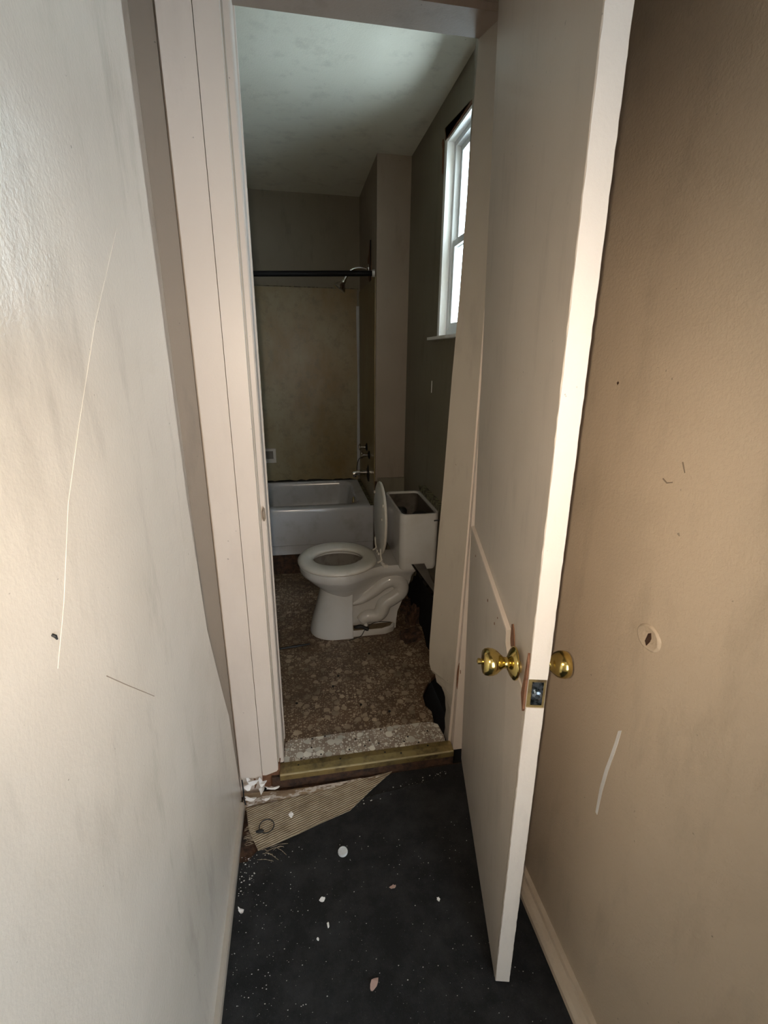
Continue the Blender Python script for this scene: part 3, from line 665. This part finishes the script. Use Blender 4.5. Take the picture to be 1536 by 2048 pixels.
# ---- faucet set
sp_ = root('tub_spout', (0.45, 3.345, 0.68), 'chrome bathtub spout sticking out of the stained end wall', 'tub spout')
link('spout', tube(smoothpath([(0.493, 3.345, 0.690), (0.45, 3.345, 0.690), (0.41, 3.345, 0.687), (0.385, 3.345, 0.680)], 4), [0.018] * 5 + [0.020] * 4 + [0.021] * 4, 16), M['chrome'], sp_, smooth=50)
link('outlet', lathe((0.396, 3.345, 0.672), (0, 0, -1), [(0, .013), (.014, .013), (.015, .009)], 14), M['chrome'], sp_, smooth=50)
for (y, z, lb) in ((3.385, 0.870, 'upper chrome faucet handle on the shower end wall'), (3.265, 0.835, 'lower chrome faucet handle above the tub spout')):
    h = root('faucet_handle', (0.48, y, z), lb, 'faucet handle', 'two chrome faucet handles')
    link('escutcheon', lathe((0.4935, y, z), (-1, 0, 0), [(0, .030), (.004, .029), (.009, .018), (.012, .010)], 20), M['rod'], h, smooth=50)
    link('stem', lathe((0.484, y, z), (-1, 0, 0), [(0, .008), (.035, .0075), (.036, .010), (.045, .011), (.050, .006)], 14), M['chrome'], h, smooth=50)
    bm = bmesh.new()
    for a in (0.3, 0.3 + PI / 2): tube([(0.440, y - .027 * math.cos(a), z - .027 * math.sin(a)), (0.440, y + .027 * math.cos(a), z + .027 * math.sin(a))], .006, 8, bm)
    link('cross_grip', bm, M['chrome'], h, smooth=50)
# dangling wire
wre = link('wire', tube(smoothpath([(0.470, 3.25, 0.825), (0.425, 3.25, 0.818), (0.412, 3.27, 0.79), (0.408, 3.30, 0.74), (0.410, 3.33, 0.709)], 5), 0.0022, 6), M['black'])
tag(wre, 'thin black wire looped between the faucet handle and tub spout', 'wire')
# ---- soap dish
sd = root('soap_dish', (-0.24, 3.78, 0.69), 'square ivory soap dish recessed in the shower back panel', 'soap dish')
x0, x1, z0, z1 = -0.345, -0.182, 0.688, 0.800
link('rim', B((x0, x1, 3.770, 3.7955, z1 - .018, z1), (x0, x1, 3.770, 3.7955, z0, z0 + .022), (x0, x0 + .02, 3.770, 3.7955, z0 + .022, z1 - .018), (x1 - .02, x1, 3.770, 3.7955, z0 + .022, z1 - .018)), M['seat'], sd, bevel=0.003)
link('back', B((x0 + .02, x1 - .02, 3.790, 3.7955, z0 + .022, z1 - .018)), M['porc_in'], sd)
link('tray', B((x0 + .02, x1 - .02, 3.765, 3.789, z0 + .022, z0 + .030)), M['seat'], sd)

# ---- toilet
TY = 2.30
to = root('toilet', (0.28, TY, ZB), 'white two-piece toilet with no tank lid, facing left', 'toilet')
def outline(xf, xc, hwf, xe, hwb, xb, z, k=20, p=2.0):
    """keyhole outline: egg front, tapering to a straight back"""
    half = []
    for i in range(k + 1):
        a = PI / 2 * i / k
        half.append((xc - (xc - xf) * math.cos(a), hwf * math.sin(a) ** (2 / p)))
    for i in range(1, 9):
        t = i / 8; s = t * t * (3 - 2 * t)
        half.append((xc + (xe - xc) * t, hwf + (hwb - hwf) * s))
    for i in range(1, 4): half.append((xe + (xb - .02 - xe) * i / 3, hwb))
    half.append((xb - .006, hwb - .006)); half.append((xb, hwb - .02))
    pts = [(x, TY - w, z) for x, w in half] + [(x, TY + w, z) for x, w in reversed(half[1:])]
    return pts
R_ = [outline(0.12, .22, .085, .36, .06, .53, .25), outline(0.10, .21, .098, .36, .062, .545, .29), outline(.078, .20, .118, .37, .066, .557, .325), outline(.045, .195, .150, .39, .072, .567, .355),
      outline(.012, .19, .176, .41, .082, .576, .385), outline(-.012, .187, .193, .42, .098, .585, .410), outline(-.022, .185, .198, .42, .106, .592, .420),
      outline(-.026, .185, .200, .42, .108, .600, .435), outline(-.027, .185, .200, .42, .108, .605, .458), outline(-.022, .185, .196, .42, .106, .602, .464)]
# rim inner edge then down into the bowl
def ell(cx, rx, ry, z, kk):
    # same vertex count as outline
    n_ = kk; out = []
    for i in range(n_):
        out.append((cx - rx * math.cos(2 * PI * i / n_), TY - ry * math.sin(2 * PI * i / n_), z))
    return out
K = len(R_[0])
bm = loft(R_, None, True, False)
bm2rings = [ell(.178, .150, .128, .4635, 48), ell(.178, .147, .125, .452, 48), ell(.182, .140, .120, .40, 48), ell(.19, .11, .095, .33, 48), ell(.20, .075, .065, .285, 48)]
# top annulus: bridge keyhole outline with the bowl opening by a filled face
bm.verts.ensure_lookup_table()
top = bm.verts[-K:]
ringv = [[bm.verts.new(p) for p in r_] for r_ in bm2rings[:2]]
edges = []
for i in range(K):
    e = bm.edges.get((top[i], top[(i + 1) % K])); edges.append(e)
for i in range(48): edges.append(bm.edges.new((ringv[0][i], ringv[0][(i + 1) % 48])))
bmesh.ops.triangle_fill(bm, edges=edges, use_beauty=True)
for a, b in zip(ringv[:2], ringv[1:2]):
    for i in range(48): bm.faces.new((a[i], a[(i + 1) % 48], b[(i + 1) % 48], b[i]))
bw = link('bowl', bm, M['porc'], to, smooth=38)
link('bowl_lining', loft(bm2rings[1:], None, False, True), M['porc_in'], bw, smooth='all')['label'] = 'grimy grey inside of the bowl'
link('water', loft([ell(.188, .116, .100, .352, 40), ell(.188, .116, .100, .3525, 40)]), M['water'], bw)
# pedestal column
def ped(xf, xb, hw, z, k=18):
    xc = xf + (xb - xf) * .62
    half = [(xc - (xc - xf) * math.cos(PI / 2 * i / k), hw * math.sin(PI / 2 * i / k) ** 0.85) for i in range(k + 1)]
    half += [(xb - .004, hw), (xb, hw - .004)]
    return [(x, TY - w, z) for x, w in half] + [(x, TY + w, z) for x, w in reversed(half[1:])]
link('pedestal', loft([ped(.018, .243, .132, ZB), ped(.020, .243, .131, .085), ped(.034, .243, .120, .14), ped(.052, .243, .110, .20), ped(.070, .246, .103, .27), ped(.085, .25, .102, .335), ped(.10, .27, .10, .37)]), M['porc'], to, smooth=38)
# web and foot behind the pedestal
web = [(0.20, ZB), (0.488, ZB), (0.492, .12), (0.497, .165), (0.552, .305), (0.583, .42), (0.30, .43), (0.20, .36)]
link('web', prism(web, 'y', TY - .062, TY + .062), M['porc'], to, bevel=0.006)
foot_ = [(0.22, -.118), (0.42, -.115), (0.465, -.095), (0.489, -.05), (0.489, .05), (0.465, .095), (0.42, .115), (0.22, .118)]
link('foot', loft([[(x, TY + y, ZB) for x, y in foot_], [(x, TY + y, .088) for x, y in foot_], [(x - (.006 if x > .3 else 0), TY + y * .95, .096) for x, y in foot_]]), M['porc'], to, smooth=38)
for sd_, nm in ((-1, 'near'), (1, 'far')):
    pth = smoothpath([(.235, TY + sd_ * .060, .238), (.30, TY + sd_ * .062, .258), (.365, TY + sd_ * .063, .300), (.415, TY + sd_ * .064, .345), (.465, TY + sd_ * .064, .362), (.508, TY + sd_ * .063, .335), (.512, TY + sd_ * .062, .288),
                      (.470, TY + sd_ * .062, .252), (.425, TY + sd_ * .063, .225), (.405, TY + sd_ * .064, .175), (.375, TY + sd_ * .064, .150), (.325, TY + sd_ * .062, .150), (.298, TY + sd_ * .060, .125)], 5)
    nn = len(pth)
    rad = [0.020 + 0.022 * min(1, i / (nn * .30)) - 0.006 * max(0, (i / nn - .72) / .28) for i in range(nn)]
    link('trapway', tube(pth, rad, 14), M['porc'], to, smooth='all')
# raised ridge between bowl and trapway
link('side_ridge', tube(smoothpath([(.244, TY - .064, .275), (.33, TY - .066, .305), (.385, TY - .068, .352), (.44, TY - .070, .398), (.52, TY - .068, .412)], 6), .010, 10), M['porc'], to, smooth='all')
link('web_lower_cap', lathe((.315, TY - .098, .098), (0, 0, 1), [(0, .014), (.018, .013), (.026, .007)], 14), M['porc'], to, smooth=40)
# seat
def seatring(cx, rx, ry, z, xback, n_=56):
    out = []
    for i in range(n_):
        a = 2 * PI * i / n_
        x = cx - rx * math.cos(a); y = TY - ry * math.sin(a)
        out.append((min(x, xback), y, z))
    return out
cs = .178
rg = [seatring(cs, .206, .208, .4665, .378), seatring(cs, .211, .214, .472, .384), seatring(cs, .211, .214, .479, .384), seatring(cs, .200, .203, .4885, .376), seatring(cs, .180, .182, .491, .36), seatring(cs, .140, .118, .4885, .36), seatring(cs, .131, .108, .482, .36), seatring(cs, .131, .108, .468, .36)]
bm = bmesh.new(); RR = [[bm.verts.new(p) for p in r_] for r_ in rg]; RR.append(RR[0])
for a, b in zip(RR, RR[1:]):
    for i in range(56): bm.faces.new((a[i], a[(i + 1) % 56], b[(i + 1) % 56], b[i]))
link('seat', bm, M['seat'], to, smooth='all')
# upright lid
def lidring(h, w, x, dz=0):
    out = []
    for i in range(48):
        a = 2 * PI * i / 48
        yy = w * math.sin(a); zz = .693 + dz + h * -math.cos(a)
        if zz < .500: zz = .500
        out.append((x + (zz - .5) * 0.010, TY + yy, zz))
    return out
ld = link('lid', loft([lidring(.188, .168, .396), lidring(.193, .174, .399), lidring(.195, .176, .404), lidring(.193, .174, .409), lidring(.186, .167, .412)]), M['seat'], to, smooth=45)
for y, z in ((2.17, .80), (2.43, .80), (2.20, .72)):
    link('bumper', sphere((.3965, y, z), .009, sc=(.6, 1, 1), u=10, v=6), M['seat'], ld, smooth='all')
for y in (2.215, 2.385):
    hg = link('hinge', tube([(.405, y - .03, .476), (.405, y + .03, .476)], .0085, 10), M['seat'], to, smooth=50)
    link('hinge_arm', tube(smoothpath([(.380, y, .476), (.398, y - .004, .490), (.396, y, .515), (.396, y + .01, .55)], 4), .005, 8), M['seat'], hg, smooth=50)
    link('hinge_cap', B((.402, .427, y - .045, y - .028, .464, .478)), M['seat'], hg, bevel=0.003)
# tank
def tk(ins, z, dx=0):
    out = []
    x0, x1, y0, y1 = .470 + ins, .667 - ins, 2.092 + ins, 2.505 - ins
    r_ = max(.028 - ins * .8, .012)
    for cx, cy, a0 in ((x1 - r_, y1 - r_, 0), (x0 + r_, y1 - r_, 90), (x0 + r_, y0 + r_, 180), (x1 - r_, y0 + r_, 270)):
        for i in range(6):
            a = math.radians(a0 + 18 * i); out.append((cx + r_ * math.cos(a), cy + r_ * math.sin(a), z))
    # bow the near and far end faces
    res = []
    for x, y, zz in out:
        t = (x - (x0 + x1) / 2) / ((x1 - x0) / 2); bow = .012 * (1 - t * t)
        res.append((x, y - bow if y < TY else y + bow, zz))
    return res
rg = [tk(.022, .474), tk(.008, .479), tk(.003, .494), tk(.001, .60), tk(0, .772), tk(0.001, .776), tk(.011, .776), tk(.012, .770), tk(.014, .55), tk(.03, .51)]
link('tank', loft(rg), M['porc'], to, smooth=40)
bm = bmesh.new(); loft([tk(.0135, .765), tk(.0155, .553), tk(.032, .513), tk(.10, .512)], bm, False, True)
bmesh.ops.reverse_faces(bm, faces=bm.faces)
link('tank_lining', bm, M['tankdark'], to, smooth=40)
fv = link('fill_valve', lathe((.512, 2.30, .54), (0, 0, 1), [(0, .016), (.13, .016), (.135, .034), (.195, .036), (.205, .028), (.21, .01)], 20), M['black'], to, smooth=50)
link('float_ball', sphere((.600, 2.22, .715), .046, sc=(1, 1, .8)), M['black'], to, smooth='all')
link('flapper', lathe((.57, 2.36, .515), (0, 0, 1), [(0, .04), (.01, .04), (.03, .02), (.17, .012), (.172, .005)], 16), M['black'], to, smooth=50)
link('tank_bar', tube([(.50, 2.24, .745), (.55, 2.20, .725)], .004, 6), M['black'], to)
fh = link('flush_lever', tube(smoothpath([(.463, 2.43, .735), (.445, 2.43, .735), (.440, 2.41, .733), (.440, 2.35, .728)], 4), .006, 8), M['chrome'], to, smooth=50)
link('lever_boss', lathe((.463, 2.43, .735), (-1, 0, 0), [(0, .013), (.006, .012), (.008, .006)], 14), M['chrome'], fh, smooth=50)
# black twig poking from the side of the tank
tag(link('plastic_peg', tube([(.635, 2.081, .742), (.668, 2.068, .750)], .0035, 6), M['black']), 'short black peg sticking out beside the tank end near the jamb', 'peg')
# wax grime and cord at the toilet foot
cd = smoothpath([(.215, 2.148, ZB + .003), (.245, 2.160, ZB + .004), (.285, 2.172, ZB + .010), (.305, 2.180, .098), (.335, 2.195, .118), (.375, 2.205, .127), (.42, 2.210, .120), (.455, 2.215, .112)], 5)
tag(link('cord', tube(cd, .0022, 6), M['black']), 'thin black cord trailing over the toilet foot', 'cord')
bm = tube(smoothpath([(.250, 2.192, .112), (.285, 2.188, .118), (.310, 2.186, .106), (.328, 2.180, .100)], 4), [.006, .008, .010, .011, .012, .011, .010, .010, .011, .012, .012, .010, .008], 8)
tag(link('hose_scrap', bm, M['black'], smooth='all'), 'short black hose scrap lodged in the toilet base recess', 'hose')
# rust grime film lying in the recess
bm = prism([(.246, .0), (.40, .0), (.45, .02), (.47, .05), (.47, .055), (.246, .055)], 'z', .0962, .0975)
for v in bm.verts: v.co.y = TY - .113 + v.co.y
tag(link('rust_silt', bm, M['rust']), 'brown silt lying on the toilet foot', 'silt', None, 'stuff')
# stick on the floor
tag(link('floor_stick', tube([(-0.150, 2.130, ZB + .005), (-0.06, 2.138, ZB + .006), (0.012, 2.150, ZB + .005)], [.005, .007, .003], 7), M['black']), 'thin black stick lying on the vinyl left of the toilet', 'stick')
# rotten chunks behind the toilet
def chunk(cx, cy, cz, sx, sy, sz, seed, mt, label, rz=0):
    bm = B((-sx, sx, -sy, sy, 0, sz))
    bmesh.ops.subdivide_edges(bm, edges=bm.edges, cuts=3, use_grid_fill=True)
    r = random.Random(seed)
    for v in bm.verts:
        v.co += Vector((r.uniform(-1, 1) * sx * .16, r.uniform(-1, 1) * sy * .16, (r.uniform(-1, 1) * sz * .16) if v.co.z > .001 else 0))
    bmesh.ops.rotate(bm, verts=bm.verts, cent=(0, 0, 0), matrix=Matrix.Rotation(rz, 3, 'Z'))
    bmesh.ops.translate(bm, verts=bm.verts, vec=(cx, cy, cz))
    return tag(link('rotten_chunk', bm, mt), label, 'debris', 'rotten debris behind the toilet')
chunk(.545, 2.115, ZB, .045, .035, .05, 1, M['rotwood'], 'dark crumbled wood lump beside the toilet foot', .3)
chunk(.590, 2.27, ZB, .024, .030, .10, 2, M['rotwood'], 'upright brown wood chunk behind the toilet', .5)
chunk(.585, 2.42, ZB, .028, .045, .05, 3, M['rotwood'], 'far brown wood chunk in the corner behind the toilet', -.2)

# ---- marks on walls
def chipx(name, x, pts, th, mt, label, cat, kind=None):
    return tag(link(name, prism(pts, 'x', x, x + th), mt), label, cat, None, kind)
sc_ = [(0.664, .784), (0.672, .776), (0.6745, .745), (0.680, .70), (0.686, .66), (0.690, .60), (0.688, .533), (0.682, .532), (0.681, .60), (0.677, .66), (0.672, .70), (0.667, .742)]
chipx('plaster_scratch', 0.6192, sc_, .0012, M['chip'], 'long pale scratch gouged down the right hall wall', 'scratch')
bm = lathe((0.6205, .647, 1.014), (-1, 0, 0), [(0, .031), (.0035, .028), (.0042, .024), (.0012, .019), (.0022, .016), (.0004, .012), (-.004, .008)], 22)
for v in bm.verts: v.co.z = 1.014 + (v.co.z - 1.014) * .82 + random.uniform(-.0008, .0008); v.co.y += random.uniform(-.001, .001)
dn_ = root('knob_dent', (0.62, .647, 1.014), 'round dent with a torn centre knocked into the right hall wall', 'wall dent')
link('dent_rim', bm, M['wall_r'], dn_, smooth=60)
link('torn_centre', prism([(.640, 1.016), (.643, 1.026), (.648, 1.022), (.650, 1.013), (.652, 1.004), (.647, .997), (.644, 1.003), (.6415, 1.008)], 'x', .6172, .6190), M['rotwood'], dn_)
chipx('screw_hole', 0.6192, [(.848, 1.457), (.851, 1.460), (.854, 1.457), (.851, 1.453)], .001, M['rotwood'], 'tiny dark screw hole high on the right hall wall', 'hole')
for pts, lb in (([(.655, 1.342), (.650, 1.333), (.6465, 1.326), (.6475, 1.325), (.652, 1.332), (.657, 1.341)], 'short dark curved scuff on the right hall wall'),
                ([(.690, 1.306), (.680, 1.301), (.668, 1.305), (.668, 1.303), (.680, 1.2985), (.691, 1.304)], 'faint horizontal scuff below the curved scuff')):
    chipx('wall_scuff', 0.6194, pts, .0008, M['scuff'], lb, 'scuff')
pk = root('wall_peg', (xl, .464, 1.22), 'small black nail stub in the left hall wall', 'nail')
link('stub', tube([(xl, .466, 1.228), (xl + .003, .466, 1.226), (xl + .004, .466, 1.222)], [.0016, .0018, .0008], 7), M['black'], pk)
def wline(pts, r_, mt, lb, nm):
    tag(link(nm, tube([(xl + .0002, y, z) for y, z in pts], r_, 6), mt), lb, 'wall mark', None, 'structure')
wline([(.865, 1.679), (.718, 1.537), (.617, 1.420), (.553, 1.341), (.500, 1.245), (.462, 1.19)], .00028, M['wall_l'], 'long faint raised paint line running down the left hall wall', 'paint_line')
wline([(.558, 1.108), (.608, 1.055), (.70, .96)], .0006, M['scuff'], 'thin grey hairline crack low on the left hall wall', 'hairline_crack')
chipx('tape_scrap', XW - .003, [(2.440, 1.385), (2.447, 1.385), (2.447, 1.325), (2.440, 1.325)], .002, M['chip'], 'small white strip stuck on the wall below the window', 'strip')

# ---- litter on the carpet
cp = root('bottle_cap', (.079, 1.076, 0), 'round translucent plastic cap lying on the black carpet', 'bottle cap')
link('cap_shell', lathe((.079, 1.076, 0.001), (0, 0, 1), [(0, .0145), (.008, .0150), (.010, .0142), (.0105, .0120), (.0085, .0112), (.0083, .002)], 26), M['cap'], cp, smooth=45)
bm = bmesh.new()
for i in range(20):
    a = 2 * PI * i / 20; c, s = math.cos(a), math.sin(a)
    tube([(.079 + .0149 * c, 1.076 + .0149 * s, .002), (.079 + .0150 * c, 1.076 + .0150 * s, .008)], .0006, 4, bm)
link('grip_ridge', bm, M['cap'], cp)['kind'] = 'stuff'
rg_ = root('wire_ring', (-.165, 1.197, .01), 'black wire ring with a knot lying on the peeled carpet backing', 'ring')
link('loop', tube([(-.163 + .024 * math.cos(2 * PI * i / 28), 1.199 + .022 * math.sin(2 * PI * i / 28), .013 + .003 * math.sin(2 * PI * i / 28)) for i in range(29)], .0018, 7), M['black'], rg_)
link('knot', sphere((-.184, 1.185, .0125), .009, sc=(1.5, .7, .5)), M['black'], rg_, smooth='all')
LIT = [(.008, .951, .0085, .0060, .001, M['chip'], 'small white triangular chip on the middle of the carpet', 'chip'),
       (.124, .733, .0085, .0155, .002, M['chip_brown'], 'pinkish oblong chip near the foot of the open door', 'chip'),
       (.215, .949, .0085, .0045, .001, M['chip_brown'], 'dull brown chip right of the white triangular chip', 'chip'),
       (-.222, .960, .0110, .0055, .006, M['chip'], 'curled white chip beside the left baseboard', 'chip'),
       (.340, .893, .0040, .0050, .001, M['chip'], 'tiny pale chip nearest the open door', 'chip'),
       (-.083, 1.226, .0080, .0100, .002, M['chip'], 'white paint chip on the peeled carpet backing', 'chip'),
       (-.01, .855, .003, .004, .001, M['chip'], 'tiny white chip below the triangular chip', 'chip'),
       (.02, .882, .003, .007, .001, M['chip'], 'thin white sliver right of the triangular chip', 'chip')]
for i, (x, y, rx, ry, rz, mt, lb, ct) in enumerate(LIT):
    zz = 0.0125 if y > 1.2 else 0.0015
    flake('chip', x, y, zz, rx, ry, rz, 60 + i, mt, lb, ct, 'chips on the carpet', random.uniform(-.8, .8), 0.002, 0.3)
# crumbs nobody could count
bm = bmesh.new(); r = random.Random(11)
def crumb(x, y, s, z=0.001):
    a = r.uniform(0, PI); q = [(s * math.cos(a + t), s * .6 * math.sin(a + t)) for t in (0, 1.7, 3.3, 4.9)]
    b = [bm.verts.new((x + u, y + v, z)) for u, v in q]; t = [bm.verts.new((x + u * .6, y + v * .6, z + s * .7)) for u, v in q]
    bm.faces.new(t)
    for i in range(4): bm.faces.new((b[i], b[(i + 1) % 4], t[(i + 1) % 4], t[i]))
for i in range(330): crumb(r.uniform(-.235, .56), r.uniform(.55, 1.12), r.choice((.0007, .0009, .0012, .0018)) * r.uniform(.7, 1.2))
for i in range(90): crumb(r.uniform(-.235, -.05), r.uniform(.72, 1.13), r.choice((.0008, .0012, .002)))
for i in range(70):
    t = r.random(); crumb(.02 + .48 * t, 1.215 + .10 * t + r.gauss(0, .008), r.choice((.001, .0016, .0028)))
for i in range(40): crumb(r.uniform(-.236, -.19), r.uniform(1.0, 1.12), r.choice((.001, .002, .003)))
for i in range(60): crumb(r.uniform(-.02, .50), r.uniform(1.50, 2.0), r.choice((.001, .0016)), ZB)
tag(link('crumbs', bm, M['crumb']), 'pale crumbs and grit scattered over the black carpet', 'crumbs', None, 'stuff')
# frayed jute threads by the left wall
bm = bmesh.new()
for i in range(18):
    x = -.236 + r.uniform(0, .018); y = 1.15 + .10 * i / 26
    tube([(x, y, .004), (x + .012, y + r.uniform(-.003, .003), .008), (x + .026, y + r.uniform(-.004, .004), .006)], .0008, 4, bm)
for i in range(9):
    x = r.uniform(-.20, -.12); y = r.uniform(1.09, 1.135); a = r.uniform(-1.2, .4); L = r.uniform(.02, .06)
    tube([(x, y, .003), (x + L * .5 * math.cos(a), y + L * .5 * math.sin(a), .008), (x + L * math.cos(a), y + L * math.sin(a), .003)], .0008, 4, bm)
tag(link('frayed_threads', bm, M['jute']), 'frayed jute threads along the torn carpet edge', 'threads', None, 'stuff')
# bent wire at the wall corner
tag(link('bent_wire', tube(smoothpath([(-.250, 1.330, .085), (-.246, 1.315, .060), (-.244, 1.300, .035), (-.238, 1.288, .016)], 4), .0022, 6), M['rod']), 'short grey bent wire in the corner under the left casing', 'wire')
# lifted vinyl corner by the hole
pv2 = [(.425, 1.515), (.47, 1.515), (.487, 1.60), (.490, 1.66), (.44, 1.60)]
bm = loft([[(x, y, ZB + .0005 + (.012 if y > 1.58 else 0)) for x, y in pv2], [(x, y, ZB + .003 + (.012 if y > 1.58 else 0)) for x, y in pv2]])
tag(link('vinyl_scrap', bm, M['vinyl']), 'torn curling vinyl scrap at the edge of the floor hole', 'vinyl scrap')
# carpet ridge seam
bm = bmesh.new()
loft([[(x, 1.235 + .11 * x - .012, 0), (x, 1.235 + .11 * x, .006 + .003 * math.sin(x * 60)), (x, 1.235 + .11 * x + .010, 0)] for x in [.04 + .03 * i for i in range(17)]], bm)
tag(link('carpet_seam', bm, M['carpet']), 'raised dark seam across the carpet in front of the step', 'carpet seam', None, 'structure')
